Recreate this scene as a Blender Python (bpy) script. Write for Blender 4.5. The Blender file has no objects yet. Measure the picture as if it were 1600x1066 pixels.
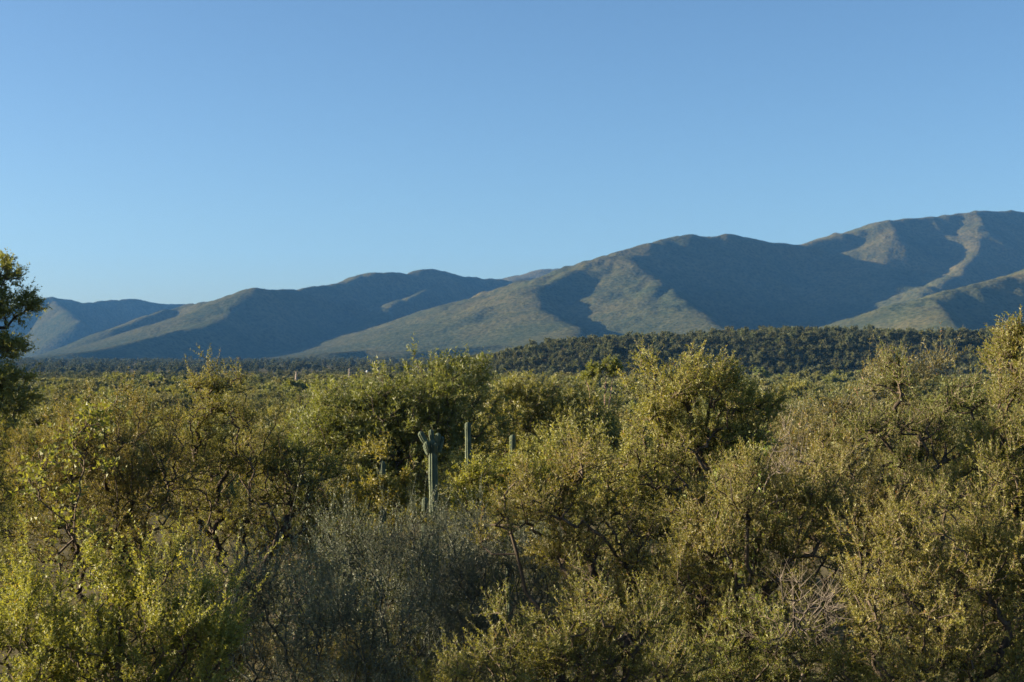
import bpy, math, random
import numpy as np
from mathutils import Vector

# ------------------------------------------------------------------ camera, sky, sun, exposure
SC = bpy.context.scene
COL = SC.collection
R = math.radians
F = 1600 * 50.0 / 36.0          # focal length in photo pixels
HOR = 562.0                     # eye level in photo pixels
CAMZ = 14.0                     # eye height above the plain

cam = bpy.data.cameras.new('camera')
cam_o = bpy.data.objects.new('camera', cam); COL.objects.link(cam_o)
cam.lens = 50; cam.sensor_width = 36; cam.sensor_fit = 'HORIZONTAL'
cam.shift_y = (HOR - 533.0) / 1600.0
cam.clip_start = 0.1; cam.clip_end = 40000
cam.dof.use_dof = True; cam.dof.focus_distance = 13.0; cam.dof.aperture_fstop = 5.0
cam_o.location = (0, 0, CAMZ); cam_o.rotation_euler = (R(90), 0, 0)
SC.camera = cam_o

SUN_EL, SUN_ROT = 11.5, -86.0   # low evening sun from the left, a little ahead of the viewer
world = bpy.data.worlds.new('World'); SC.world = world; world.use_nodes = True
wn = world.node_tree
sky = wn.nodes.new('ShaderNodeTexSky'); sky.sky_type = 'NISHITA'; sky.sun_disc = False
sky.sun_elevation = R(SUN_EL); sky.sun_rotation = R(SUN_ROT)
sky.altitude = 1200; sky.air_density = 1.0; sky.dust_density = 2.5; sky.ozone_density = 3.5
bg = wn.nodes['Background']; bg.inputs['Strength'].default_value = 0.050
wn.links.new(sky.outputs[0], bg.inputs['Color'])

sl = bpy.data.lights.new('sun', 'SUN'); sl.energy = 5.0; sl.angle = R(0.6); sl.color = (1.0, 0.84, 0.60)
so = bpy.data.objects.new('sun', sl); COL.objects.link(so)
sd = Vector((math.sin(R(SUN_ROT)) * math.cos(R(SUN_EL)), math.cos(R(SUN_ROT)) * math.cos(R(SUN_EL)), math.sin(R(SUN_EL))))
so.rotation_euler = sd.to_track_quat('Z', 'Y').to_euler()

SC.view_settings.view_transform = 'Standard'; SC.view_settings.look = 'None'
SC.view_settings.exposure = 1.95; SC.view_settings.gamma = 1.0; SC.view_settings.use_curve_mapping = False
SC.render.engine = 'CYCLES'
cy = SC.cycles
cy.use_denoising = True; cy.denoiser = 'OPENIMAGEDENOISE'; cy.denoising_input_passes = 'RGB_ALBEDO_NORMAL'; cy.denoising_prefilter = 'NONE'
cy.max_bounces = 5; cy.diffuse_bounces = 2; cy.glossy_bounces = 1; cy.transmission_bounces = 3
cy.volume_bounces = 0; cy.transparent_max_bounces = 4
cy.caustics_reflective = False; cy.caustics_refractive = False

# ------------------------------------------------------------------ helpers
def at(px, py, Y):
    return np.array([(px - 800.0) / F * Y, Y, CAMZ + (HOR - py) / F * Y])

def tag(o, label=None, cat=None, group=None, kind=None):
    if label: o['label'] = label
    if cat: o['category'] = cat
    if group: o['group'] = group
    if kind: o['kind'] = kind
    return o

def np_mesh(name, V, Q, attrs=None, smooth=False):
    """mesh from vertices (n,3) and faces (m,k), k constant"""
    V = np.asarray(V, np.float32); Q = np.asarray(Q, np.int32)
    me = bpy.data.meshes.new(name)
    me.vertices.add(len(V)); me.vertices.foreach_set('co', V.ravel())
    m, k = Q.shape
    me.loops.add(m * k); me.loops.foreach_set('vertex_index', Q.ravel())
    me.polygons.add(m)
    me.polygons.foreach_set('loop_start', np.arange(0, m * k, k, dtype=np.int32))
    me.polygons.foreach_set('use_smooth', np.full(m, smooth))
    me.update(calc_edges=True)
    for an, av in (attrs or {}).items():
        a = me.attributes.new(an, 'FLOAT', 'POINT'); a.data.foreach_set('value', np.asarray(av, np.float32))
    return me

def obj(name, me, mat, parent=None):
    o = bpy.data.objects.new(name, me); COL.objects.link(o)
    if mat: 
        me.materials.clear(); me.materials.append(mat)
    if parent: o.parent = parent
    return o

def empty(name, loc, rz=0, s=1.0):
    o = bpy.data.objects.new(name, None); COL.objects.link(o)
    o.location = loc; o.rotation_euler = (0, 0, rz); o.scale = (s, s, s); o.empty_display_size = 0.3
    return o

def copy_tree(o, parent=None):
    c = o.copy(); COL.objects.link(c); c.parent = parent
    for ch in list(o.children): copy_tree(ch, c)
    return c

def unit(a):
    return a / (np.linalg.norm(a, axis=-1, keepdims=True) + 1e-9)

def smooth01(t):
    t = np.clip(t, 0, 1); return t * t * (3 - 2 * t)

# value noise in numpy
class Noise:
    def __init__(s, seed):
        s.t = np.random.default_rng(seed).random((256, 256)).astype(np.float64)
    def __call__(s, x, y):
        xi = np.floor(x).astype(int); yi = np.floor(y).astype(int)
        fx = x - xi; fy = y - yi
        fx = fx * fx * fx * (fx * (fx * 6 - 15) + 10); fy = fy * fy * fy * (fy * (fy * 6 - 15) + 10)
        g = lambda a, b: s.t[a & 255, b & 255]
        return (g(xi, yi) * (1 - fx) + g(xi + 1, yi) * fx) * (1 - fy) + (g(xi, yi + 1) * (1 - fx) + g(xi + 1, yi + 1) * fx) * fy
    def fbm(s, x, y, n=4):
        v = 0; a = 0.5
        for i in range(n):
            v = v + a * (s(x + 17.3 * i, y - 9.1 * i) - 0.5); x = x * 2.03; y = y * 2.03; a *= 0.5
        return v

# ------------------------------------------------------------------ materials
def new_mat(name):
    m = bpy.data.materials.new(name); m.use_nodes = True
    nt = m.node_tree; nt.nodes.clear()
    out = nt.nodes.new('ShaderNodeOutputMaterial')
    return m, nt, out

def N(nt, t, **kw):
    n = nt.nodes.new(t)
    for k, v in kw.items(): setattr(n, k, v)
    return n

def leaf_mat(name, a, b, trans=0.45, rough=0.55, tip=None):
    m, nt, out = new_mat(name); L = nt.links.new
    at_ = N(nt, 'ShaderNodeAttribute', attribute_name='tone')
    oi = N(nt, 'ShaderNodeObjectInfo')
    ramp = N(nt, 'ShaderNodeValToRGB')
    ramp.color_ramp.elements[0].color = (*a, 1); ramp.color_ramp.elements[0].position = 0.1
    ramp.color_ramp.elements[1].color = (*b, 1); ramp.color_ramp.elements[1].position = 0.85
    if tip:
        e = ramp.color_ramp.elements.new(0.97); e.color = (*tip, 1)
    L(at_.outputs['Fac'], ramp.inputs[0])
    hs = N(nt, 'ShaderNodeHueSaturation')
    mr = N(nt, 'ShaderNodeMapRange'); mr.inputs[3].default_value = 0.476; mr.inputs[4].default_value = 0.518
    L(oi.outputs['Random'], mr.inputs[0]); L(mr.outputs[0], hs.inputs['Hue'])
    mv = N(nt, 'ShaderNodeMath', operation='MULTIPLY_ADD'); mv.inputs[1].default_value = 7.31; mv.inputs[2].default_value = 0.0
    L(oi.outputs['Random'], mv.inputs[0])
    fr = N(nt, 'ShaderNodeMath', operation='FRACT'); L(mv.outputs[0], fr.inputs[0])
    mr2 = N(nt, 'ShaderNodeMapRange'); mr2.inputs[3].default_value = 0.82; mr2.inputs[4].default_value = 1.18
    L(fr.outputs[0], mr2.inputs[0]); L(mr2.outputs[0], hs.inputs['Value'])
    L(ramp.outputs[0], hs.inputs['Color'])
    di = N(nt, 'ShaderNodeBsdfDiffuse'); tr = N(nt, 'ShaderNodeBsdfTranslucent'); gl = N(nt, 'ShaderNodeBsdfGlossy')
    gl.inputs['Roughness'].default_value = rough; gl.inputs['Color'].default_value = (0.9, 0.9, 0.9, 1)
    tc = N(nt, 'ShaderNodeMix', data_type='RGBA', blend_type='MULTIPLY'); tc.inputs[0].default_value = 1.0
    tc.inputs[7].default_value = (1.25, 1.15, 0.55, 1)
    L(hs.outputs[0], tc.inputs[6])
    L(hs.outputs[0], di.inputs[0]); L(tc.outputs[2], tr.inputs[0])
    m1 = N(nt, 'ShaderNodeMixShader'); m1.inputs[0].default_value = trans
    L(di.outputs[0], m1.inputs[1]); L(tr.outputs[0], m1.inputs[2])
    m2 = N(nt, 'ShaderNodeMixShader'); m2.inputs[0].default_value = 0.035
    L(m1.outputs[0], m2.inputs[1]); L(gl.outputs[0], m2.inputs[2])
    L(m2.outputs[0], out.inputs[0])
    return m

def bark_mat(name, a, b, scale=30.0):
    m, nt, out = new_mat(name); L = nt.links.new
    tc = N(nt, 'ShaderNodeTexCoord')
    mp = N(nt, 'ShaderNodeMapping'); mp.inputs['Scale'].default_value = (1, 1, 0.25)
    no = N(nt, 'ShaderNodeTexNoise'); no.inputs['Scale'].default_value = scale; no.inputs['Detail'].default_value = 5
    L(tc.outputs['Object'], mp.inputs[0]); L(mp.outputs[0], no.inputs['Vector'])
    ra = N(nt, 'ShaderNodeValToRGB')
    ra.color_ramp.elements[0].color = (*a, 1); ra.color_ramp.elements[0].position = 0.3
    ra.color_ramp.elements[1].color = (*b, 1); ra.color_ramp.elements[1].position = 0.72
    L(no.outputs[0], ra.inputs[0])
    bs = N(nt, 'ShaderNodeBsdfPrincipled'); bs.inputs['Roughness'].default_value = 0.9; bs.inputs['Specular IOR Level'].default_value = 0.15
    L(ra.outputs[0], bs.inputs['Base Color'])
    bu = N(nt, 'ShaderNodeBump'); bu.inputs['Strength'].default_value = 0.6; bu.inputs['Distance'].default_value = 0.01
    L(no.outputs[0], bu.inputs['Height']); L(bu.outputs[0], bs.inputs['Normal'])
    L(bs.outputs[0], out.inputs[0])
    return m

def ground_mat():
    m, nt, out = new_mat('dry_soil'); L = nt.links.new
    tc = N(nt, 'ShaderNodeTexCoord')
    n1 = N(nt, 'ShaderNodeTexNoise'); n1.inputs['Scale'].default_value = 0.35; n1.inputs['Detail'].default_value = 8
    n2 = N(nt, 'ShaderNodeTexNoise'); n2.inputs['Scale'].default_value = 0.03; n2.inputs['Detail'].default_value = 6
    L(tc.outputs['Object'], n1.inputs['Vector']); L(tc.outputs['Object'], n2.inputs['Vector'])
    r1 = N(nt, 'ShaderNodeValToRGB')
    r1.color_ramp.elements[0].color = (0.075, 0.065, 0.035, 1); r1.color_ramp.elements[0].position = 0.35
    r1.color_ramp.elements[1].color = (0.20, 0.16, 0.10, 1); r1.color_ramp.elements[1].position = 0.7
    L(n1.outputs[0], r1.inputs[0])
    r2 = N(nt, 'ShaderNodeValToRGB')
    r2.color_ramp.elements[0].color = (0.055, 0.06, 0.028, 1); r2.color_ramp.elements[0].position = 0.35
    r2.color_ramp.elements[1].color = (0.15, 0.13, 0.075, 1); r2.color_ramp.elements[1].position = 0.7
    L(n2.outputs[0], r2.inputs[0])
    mx = N(nt, 'ShaderNodeMix', data_type='RGBA'); mx.inputs[0].default_value = 0.55
    L(r1.outputs[0], mx.inputs[6]); L(r2.outputs[0], mx.inputs[7])
    bs = N(nt, 'ShaderNodeBsdfDiffuse'); L(mx.outputs[2], bs.inputs[0])
    bu = N(nt, 'ShaderNodeBump'); bu.inputs['Strength'].default_value = 0.5; bu.inputs['Distance'].default_value = 0.4
    L(n1.outputs[0], bu.inputs['Height']); L(bu.outputs[0], bs.inputs['Normal'])
    L(bs.outputs[0], out.inputs[0])
    return m

def mountain_mat():
    m, nt, out = new_mat('scrub_mountain'); L = nt.links.new
    tc = N(nt, 'ShaderNodeTexCoord')
    big = N(nt, 'ShaderNodeTexNoise'); big.inputs['Scale'].default_value = 0.0045; big.inputs['Detail'].default_value = 7; big.inputs['Roughness'].default_value = 0.62
    fine = N(nt, 'ShaderNodeTexNoise'); fine.inputs['Scale'].default_value = 0.05; fine.inputs['Detail'].default_value = 5; fine.inputs['Roughness'].default_value = 0.7
    vo = N(nt, 'ShaderNodeTexVoronoi'); vo.inputs['Scale'].default_value = 0.085; vo.inputs['Randomness'].default_value = 1.0
    for n in (big, fine, vo): L(tc.outputs['Object'], n.inputs['Vector'])
    r = N(nt, 'ShaderNodeValToRGB')
    r.color_ramp.elements[0].color = (0.028, 0.040, 0.018, 1); r.color_ramp.elements[0].position = 0.34
    r.color_ramp.elements[1].color = (0.098, 0.094, 0.044, 1); r.color_ramp.elements[1].position = 0.66
    ad = N(nt, 'ShaderNodeMath', operation='MULTIPLY_ADD'); ad.inputs[1].default_value = 0.55
    L(fine.outputs[0], ad.inputs[0])
    ml = N(nt, 'ShaderNodeMath', operation='MULTIPLY'); ml.inputs[1].default_value = 0.45; L(big.outputs[0], ml.inputs[0])
    L(ml.outputs[0], ad.inputs[2]); L(ad.outputs[0], r.inputs[0])
    # dry grass on the tops, greener scrub low down
    sx = N(nt, 'ShaderNodeSeparateXYZ'); L(tc.outputs['Object'], sx.inputs[0])
    zr = N(nt, 'ShaderNodeMapRange'); zr.inputs[1].default_value = 60; zr.inputs[2].default_value = 420; zr.inputs[3].default_value = 0; zr.inputs[4].default_value = 0.3
    L(sx.outputs['Z'], zr.inputs[0])
    zb = N(nt, 'ShaderNodeMath', operation='MULTIPLY_ADD'); zb.inputs[1].default_value = 0.9; L(big.outputs[0], zb.inputs[0]); L(zr.outputs[0], zb.inputs[2])
    zc = N(nt, 'ShaderNodeMapRange'); zc.inputs[1].default_value = 0.42; zc.inputs[2].default_value = 0.78; L(zb.outputs[0], zc.inputs[0])
    dry = N(nt, 'ShaderNodeMix', data_type='RGBA'); L(zc.outputs[0], dry.inputs[0]); L(r.outputs[0], dry.inputs[6])
    dr = N(nt, 'ShaderNodeMix', data_type='RGBA', blend_type='MULTIPLY'); dr.inputs[0].default_value = 1; L(r.outputs[0], dr.inputs[6]); dr.inputs[7].default_value = (1.28, 1.06, 0.93, 1)
    L(dr.outputs[2], dry.inputs[7])
    # single bushes: dark dots on paler grass
    vr = N(nt, 'ShaderNodeValToRGB')
    vr.color_ramp.elements[0].color = (0.42, 0.52, 0.42, 1); vr.color_ramp.elements[0].position = 0.25
    vr.color_ramp.elements[1].color = (1, 1, 1, 1); vr.color_ramp.elements[1].position = 0.5
    L(vo.outputs['Distance'], vr.inputs[0])
    mx = N(nt, 'ShaderNodeMix', data_type='RGBA', blend_type='MULTIPLY'); mx.inputs[0].default_value = 0.8
    L(dry.outputs[2], mx.inputs[6]); L(vr.outputs[0], mx.inputs[7])
    bs = N(nt, 'ShaderNodeBsdfDiffuse'); bs.inputs['Roughness'].default_value = 0.6
    L(mx.outputs[2], bs.inputs[0])
    inv = N(nt, 'ShaderNodeMath', operation='MULTIPLY_ADD'); inv.inputs[1].default_value = -0.7; L(vo.outputs['Distance'], inv.inputs[0]); L(fine.outputs[0], inv.inputs[2])
    bu = N(nt, 'ShaderNodeBump'); bu.inputs['Strength'].default_value = 0.45; bu.inputs['Distance'].default_value = 5.0
    L(inv.outputs[0], bu.inputs['Height']); L(bu.outputs[0], bs.inputs['Normal'])
    L(bs.outputs[0], out.inputs[0])
    return m

def cactus_mat():
    m, nt, out = new_mat('cactus_skin'); L = nt.links.new
    a = N(nt, 'ShaderNodeAttribute', attribute_name='rib')
    tc = N(nt, 'ShaderNodeTexCoord')
    no = N(nt, 'ShaderNodeTexNoise'); no.inputs['Scale'].default_value = 9; no.inputs['Detail'].default_value = 6
    L(tc.outputs['Object'], no.inputs['Vector'])
    r = N(nt, 'ShaderNodeValToRGB')
    r.color_ramp.elements[0].color = (0.050, 0.072, 0.045, 1); r.color_ramp.elements[0].position = 0.3
    r.color_ramp.elements[1].color = (0.115, 0.145, 0.090, 1); r.color_ramp.elements[1].position = 0.7
    L(no.outputs[0], r.inputs[0])
    # woody, corky old skin and pale spine cushions along the rib edge
    rr = N(nt, 'ShaderNodeValToRGB')
    rr.color_ramp.elements[0].color = (0, 0, 0, 1); rr.color_ramp.elements[0].position = 0.8
    rr.color_ramp.elements[1].color = (1, 1, 1, 1); rr.color_ramp.elements[1].position = 1.0
    L(a.outputs['Fac'], rr.inputs[0])
    mx = N(nt, 'ShaderNodeMix', data_type='RGBA'); L(rr.outputs[0], mx.inputs[0])
    L(r.outputs[0], mx.inputs[6]); mx.inputs[7].default_value = (0.15, 0.14, 0.095, 1)
    bs = N(nt, 'ShaderNodeBsdfPrincipled'); bs.inputs['Roughness'].default_value = 0.75; bs.inputs['Specular IOR Level'].default_value = 0.2
    L(mx.outputs[2], bs.inputs['Base Color'])
    bu = N(nt, 'ShaderNodeBump'); bu.inputs['Strength'].default_value = 0.4; bu.inputs['Distance'].default_value = 0.01
    L(no.outputs[0], bu.inputs['Height']); L(bu.outputs[0], bs.inputs['Normal'])
    L(bs.outputs[0], out.inputs[0])
    return m

def flat_mat(name, c, rough=0.7):
    m, nt, out = new_mat(name); L = nt.links.new
    tc = N(nt, 'ShaderNodeTexCoord'); no = N(nt, 'ShaderNodeTexNoise'); no.inputs['Scale'].default_value = 6; no.inputs['Detail'].default_value = 4
    L(tc.outputs['Object'], no.inputs['Vector'])
    r = N(nt, 'ShaderNodeValToRGB')
    r.color_ramp.elements[0].color = (*[v * 0.75 for v in c], 1); r.color_ramp.elements[1].color = (*[min(1, v * 1.15) for v in c], 1)
    L(no.outputs[0], r.inputs[0])
    bs = N(nt, 'ShaderNodeBsdfPrincipled'); bs.inputs['Roughness'].default_value = rough
    L(r.outputs[0], bs.inputs['Base Color']); L(bs.outputs[0], out.inputs[0])
    return m

M = dict(
    acacia=leaf_mat('acacia_leaf', (0.124, 0.143, 0.029), (0.250, 0.242, 0.050), tip=(0.22, 0.12, 0.03)),
    bright=leaf_mat('bright_leaf', (0.135, 0.16, 0.03), (0.248, 0.252, 0.05), tip=(0.22, 0.14, 0.035)),
    yellow=leaf_mat('yellow_leaf', (0.130, 0.150, 0.024), (0.250, 0.245, 0.036), tip=(0.27, 0.20, 0.03)),
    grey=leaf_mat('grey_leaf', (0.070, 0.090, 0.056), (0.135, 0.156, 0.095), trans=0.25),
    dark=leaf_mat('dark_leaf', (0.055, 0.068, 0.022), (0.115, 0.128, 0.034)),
    brown=leaf_mat('brown_leaf', (0.112, 0.116, 0.032), (0.205, 0.184, 0.052), tip=(0.24, 0.11, 0.05)),
    broad=leaf_mat('broad_leaf', (0.11, 0.15, 0.032), (0.205, 0.23, 0.048), trans=0.45),
    feather=leaf_mat('feather_leaf', (0.118, 0.138, 0.034), (0.23, 0.232, 0.056)),
    plain=leaf_mat('plain_leaf', (0.112, 0.13, 0.04), (0.205, 0.205, 0.064), trans=0.3),
    pale=leaf_mat('pale_leaf', (0.17, 0.20, 0.055), (0.25, 0.27, 0.075)),
    bark=bark_mat('dark_bark', (0.022, 0.017, 0.013), (0.085, 0.066, 0.050)),
    twig=bark_mat('twig_bark', (0.05, 0.038, 0.028), (0.14, 0.11, 0.08)),
    dead=bark_mat('dead_wood', (0.075, 0.062, 0.05), (0.19, 0.16, 0.13)),
    pinkbark=bark_mat('pink_bark', (0.20, 0.12, 0.09), (0.42, 0.27, 0.20), 4.0),
    greytwig=bark_mat('grey_twig', (0.045, 0.050, 0.040), (0.115, 0.118, 0.095)),
    hill_shade=leaf_mat('shaded_hill_leaf', (0.038, 0.052, 0.023), (0.090, 0.104, 0.038), trans=0.25),  # shade of the wooded ridge put into a darker leaf colour
    lit_crown=leaf_mat('lit_crown_leaf', (0.062, 0.078, 0.030), (0.145, 0.152, 0.054), trans=0.25),  # lighter copy for the ridge crowns, sunlight put into the colour
    soil=ground_mat(), mountain=mountain_mat(), cactus=cactus_mat(),
    brick=flat_mat('pink_render', (0.45, 0.25, 0.19)), white=flat_mat('white_paint', (0.8, 0.8, 0.78)), post=flat_mat('weathered_post', (0.22, 0.17, 0.13)),
)

# ------------------------------------------------------------------ terrain
nz = Noise(5)
HILL_PX = np.array([-900, -300, 60, 300, 480, 560, 640, 760, 830, 920, 1000, 1100, 1200, 1300, 1420, 1560, 1700, 2100, 2600], float)
HILL_PY = np.array([598, 598, 594, 592, 593, 591, 583, 563, 547, 534, 533, 531, 525, 524, 526, 528, 530, 535, 545], float)
HILL_Y = 930.0
def ground_z(x, y):
    x = np.asarray(x, float); y = np.asarray(y, float)
    z = 9.0 * (1 - smooth01((y - 26) / 130.0))
    z = z + 0.5 * nz.fbm(x / 14 + 3, y / 14, 3) + 1.2 * nz.fbm(x / 60, y / 60 + 7, 3) * smooth01((y - 25) / 60)
    top = CAMZ + (HOR - np.interp(800 + x / HILL_Y * F, HILL_PX, HILL_PY)) / F * HILL_Y
    yy = y + 60 * nz.fbm(x / 120 + 4, y / 200, 3)
    prof = smooth01((yy - (HILL_Y - 150)) / 150.0) * (1 - 0.45 * smooth01((yy - HILL_Y) / 500))
    z = z + top * prof * (1 + 0.35 * nz.fbm(x / 90, y / 90, 3))
    z = z + 12.0 * smooth01((y - 1000) / 2200)
    return z

def fan(y0, y1, ny, u, nu, pad):
    ys = np.geomspace(y0 + pad, y1 + pad, ny) - pad
    us = np.linspace(-u, u, nu)
    Y, U = np.meshgrid(ys, us, indexing='ij')
    X = U * (Y + pad)
    i = np.arange(ny - 1)[:, None] * nu + np.arange(nu - 1)[None, :]
    Q = np.stack([i, i + 1, i + nu + 1, i + nu], -1).reshape(-1, 4)
    return X, Y, Q

X, Y, Q = fan(-60, 9000, 220, 0.62, 170, 140)
g = obj('ground', np_mesh('ground', np.stack([X, Y, ground_z(X, Y)], -1).reshape(-1, 3), Q, smooth=True), M['soil'])
tag(g, 'dry scrubland ground running from the viewpoint to the mountains', 'ground', kind='structure')

RIDGES = [
    # massif on the right: crest, then its spurs, as (px, py, distance)
    [(2500, 330, 6600), (2200, 310, 6300), (1900, 318, 6000), (1700, 318, 5700), (1600, 326, 5500), (1525, 328, 5350), (1460, 334, 5230), (1390, 342, 5100), (1340, 360, 5000), (1250, 378, 4820),
     (1190, 378, 4700), (1130, 364, 4600), (1080, 366, 4520), (1020, 380, 4400), (950, 399, 4250), (900, 419, 4080), (850, 441, 3900)],
    [(850, 441, 3900), (838, 458, 3780), (842, 478, 3600), (875, 496, 3420), (905, 510, 3200), (900, 530, 2950)],
    [(1080, 366, 4520), (1010, 386, 4330), (985, 398, 4200), (1030, 432, 3900), (1075, 468, 3550), (1120, 500, 3250), (1160, 530, 2950)],
    [(1525, 328, 5350), (1536, 350, 5120), (1524, 394, 4800), (1490, 428, 4500), (1450, 447, 4250), (1430, 470, 4000)],
    [(1390, 342, 5100), (1400, 370, 4850), (1380, 400, 4650)],
    [(2300, 300, 4300), (1900, 345, 3900), (1700, 388, 3600), (1600, 421, 3420), (1520, 444, 3300), (1445, 462, 3180), (1475, 492, 2900), (1500, 520, 2650)],
    # massif on the left
    [(410, 451, 4500), (470, 452, 4850), (520, 441, 5050), (590, 421, 5300), (640, 422, 5450), (690, 418, 5600), (735, 432, 5700), (800, 434, 5800), (900, 430, 6000), (1000, 420, 6200)],
    [(410, 451, 4500), (362, 478, 4350), (348, 492, 4200), (330, 505, 4000), (270, 520, 3800), (200, 540, 3600), (120, 560, 3350)],
    [(735, 432, 5700), (690, 442, 5350), (650, 453, 5050), (612, 472, 4750), (590, 500, 4450)],
    [(410, 451, 4500), (350, 466, 4900), (300, 474, 5100), (240, 490, 4900), (190, 510, 4700)],
    # far ridges
    [(-900, 470, 5600), (-400, 478, 5900), (-100, 474, 6100), (0, 478, 6200), (60, 467, 6300), (85, 466, 6400), (130, 469, 6600), (200, 465, 6900), (280, 473, 7200), (400, 480, 7600)],
    [(80, 466, 6380), (105, 480, 6050), (130, 498, 5750)],
    [(700, 450, 7400), (780, 436, 7200), (835, 420, 7000), (885, 418, 7000), (960, 410, 7000), (1100, 430, 7200)],
    # low foothills
    [(640, 560, 3000), (580, 554, 3100), (520, 562, 2900)],
    [(780, 545, 3000), (700, 552, 2900), (640, 566, 2700)],
]
STEEP = {1: 0.85, 2: 0.84, 4: 0.85, 8: 1.5, 9: 1.3, 11: 2.2, 3: 0.95}   # narrow spurs
def mountain_z(X, Y):
    shp = X.shape; x = X.ravel(); y = Y.ravel()
    # warp a little so crests and gullies wander
    wx = x + 50 * nz.fbm(x / 420 + 11, y / 420 + 2, 4); wy = y + 50 * nz.fbm(x / 420 + 31, y / 420 + 5, 4)
    acc = np.zeros_like(x); K = 9.0
    for ri, rd in enumerate(RIDGES):
        P = np.array([at(*p) for p in rd]); best = np.full(x.shape, -1e4)
        for a, b in zip(P[:-1], P[1:]):
            ab = b[:2] - a[:2]; L2 = ab @ ab
            t = np.clip(((wx - a[0]) * ab[0] + (wy - a[1]) * ab[1]) / L2, 0, 1)
            dx = wx - (a[0] + t * ab[0]); dy = wy - (a[1] + t * ab[1])
            d = np.sqrt(dx * dx + dy * dy) + 1e-6
            c = dx / d
            s = np.where(c < 0, 0.60 - 0.24 * (-c), 0.60 + 0.34 * c)
            rr = 34.0
            fall = STEEP.get(ri, 1.0) * s * (np.sqrt(d * d + rr * rr) - rr)
            best = np.maximum(best, a[2] + t * (b[2] - a[2]) - fall)
        acc = np.logaddexp(acc if ri else np.full(x.shape, -30.0), best / K)
    h = acc * K
    h = h - ground_z(x, y)
    amp = smooth01(h / 200.0)
    gul = np.abs(nz.fbm(x / 260 + 2, y / 260, 4)) * 2
    h = h + amp * (-40 * (0.25 - gul).clip(0) + 15 * nz.fbm(x / 200, y / 200 + 3, 3) + 7 * nz.fbm(x / 45, y / 45, 3) - 26 * (0.17 - np.abs(nz.fbm(x / 120 + 7, y / 150 + 1, 3)) * 2).clip(0))
    foot = 26.0
    h = foot * np.log1p(np.exp(np.clip(h / foot, -30, 30))) + np.where(h / foot > 30, h - 30 * foot, 0)
    return (ground_z(x, y) + h - 3.0).reshape(shp)

X, Y, Q = fan(2300, 8600, 250, 0.52, 560, 0)
mt = obj('mountain_range', np_mesh('mountain_range', np.stack([X, Y, mountain_z(X, Y)], -1).reshape(-1, 3), Q, smooth=True), M['mountain'])
tag(mt, 'scrub covered mountain range with lit spurs and blue shaded valleys', 'mountain', kind='structure')

# ------------------------------------------------------------------ haze
def haze():
    x0, x1, y0, y1, z0, z1 = -6200, 6200, -400, 9600, -12, 740
    V = [(x0, y0, z0), (x1, y0, z0), (x1, y1, z0), (x0, y1, z0), (x0, y0, z1), (x1, y0, z1), (x1, y1, z1), (x0, y1, z1)]
    Qh = [(3, 2, 1, 0), (4, 5, 6, 7), (0, 1, 5, 4), (1, 2, 6, 5), (2, 3, 7, 6), (3, 0, 4, 7)]
    m, nt, out = new_mat('haze_air')
    pv = nt.nodes.new('ShaderNodeVolumePrincipled')
    pv.inputs['Color'].default_value = (0.14, 0.43, 1.0, 1); pv.inputs['Density'].default_value = HAZE
    pv.inputs['Anisotropy'].default_value = 0.0
    nt.links.new(pv.outputs[0], out.inputs['Volume'])
    o = obj('haze', np_mesh('haze', V, Qh), m)
    tag(o, 'thin pale evening haze filling the air over the valley', 'haze', kind='stuff')
HAZE = 3.4e-5
haze()
#@@TREES
# ------------------------------------------------------------------ trees and shrubs
def grow(P, nroot, bf):
    """greedy tree through the points P; the first nroot points are already a chain. cost = wire + bf * path to the root"""
    n = len(P); par = np.full(n, -1); path = np.zeros(n); inn = np.zeros(n, bool); order = []
    cost = np.full(n, np.inf); cand = np.full(n, -1)
    def add(i, p):
        par[i] = p; inn[i] = True; order.append(i)
        path[i] = 0 if p < 0 else path[p] + np.linalg.norm(P[i] - P[p])
        d = np.linalg.norm(P - P[i], axis=1)
        c = d + bf * (path[i] + d)
        b = (c < cost) & ~inn
        cost[b] = c[b]; cand[b] = i; cost[i] = np.inf
    add(0, -1)
    for i in range(1, nroot): add(i, i - 1)
    for _ in range(n - nroot):
        i = int(np.argmin(np.where(inn, np.inf, cost))); add(i, cand[i])
    return par, order

def tubes(A, B, ra, rb, k):
    """tapered k-sided tubes from A to B"""
    d = unit(B - A); ref = np.where(np.abs(d[:, 2:3]) > 0.9, np.array([[1.0, 0, 0]]), np.array([[0, 0, 1.0]]))
    u = unit(np.cross(d, ref)); v = np.cross(d, u); n = len(A)
    th = np.arange(k) * 2 * np.pi / k
    ring = np.cos(th)[None, :, None] * u[:, None] + np.sin(th)[None, :, None] * v[:, None]
    V = np.concatenate([A[:, None] + ring * ra[:, None, None], B[:, None] + ring * rb[:, None, None]], 1).reshape(-1, 3)
    b = (np.arange(n) * 2 * k)[:, None]; j = np.arange(k)[None, :]; j2 = (j + 1) % k
    Q = np.stack([b + j, b + j2, b + k + j2, b + k + j], -1).reshape(-1, 4)
    return V, Q

def ribbons(A, B, r):
    """hair-fine twigs (2 to 5 mm): one tapering sliver each"""
    n = len(A); d = unit(B - A); u = unit(np.cross(d, np.array([0.9, 0.45, 0.1]))); r = r[:, None] * 1.2
    V = np.stack([A + u * r, A - u * r, B - u * r * .3, B + u * r * .3], 1).reshape(-1, 3)
    return V, np.arange(n * 4).reshape(-1, 4)

def join(parts):
    V, Q, o = [], [], 0
    for v, q in parts:
        V.append(v); Q.append(q + o); o += len(v)
    return np.concatenate(V), np.concatenate(Q)

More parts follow.
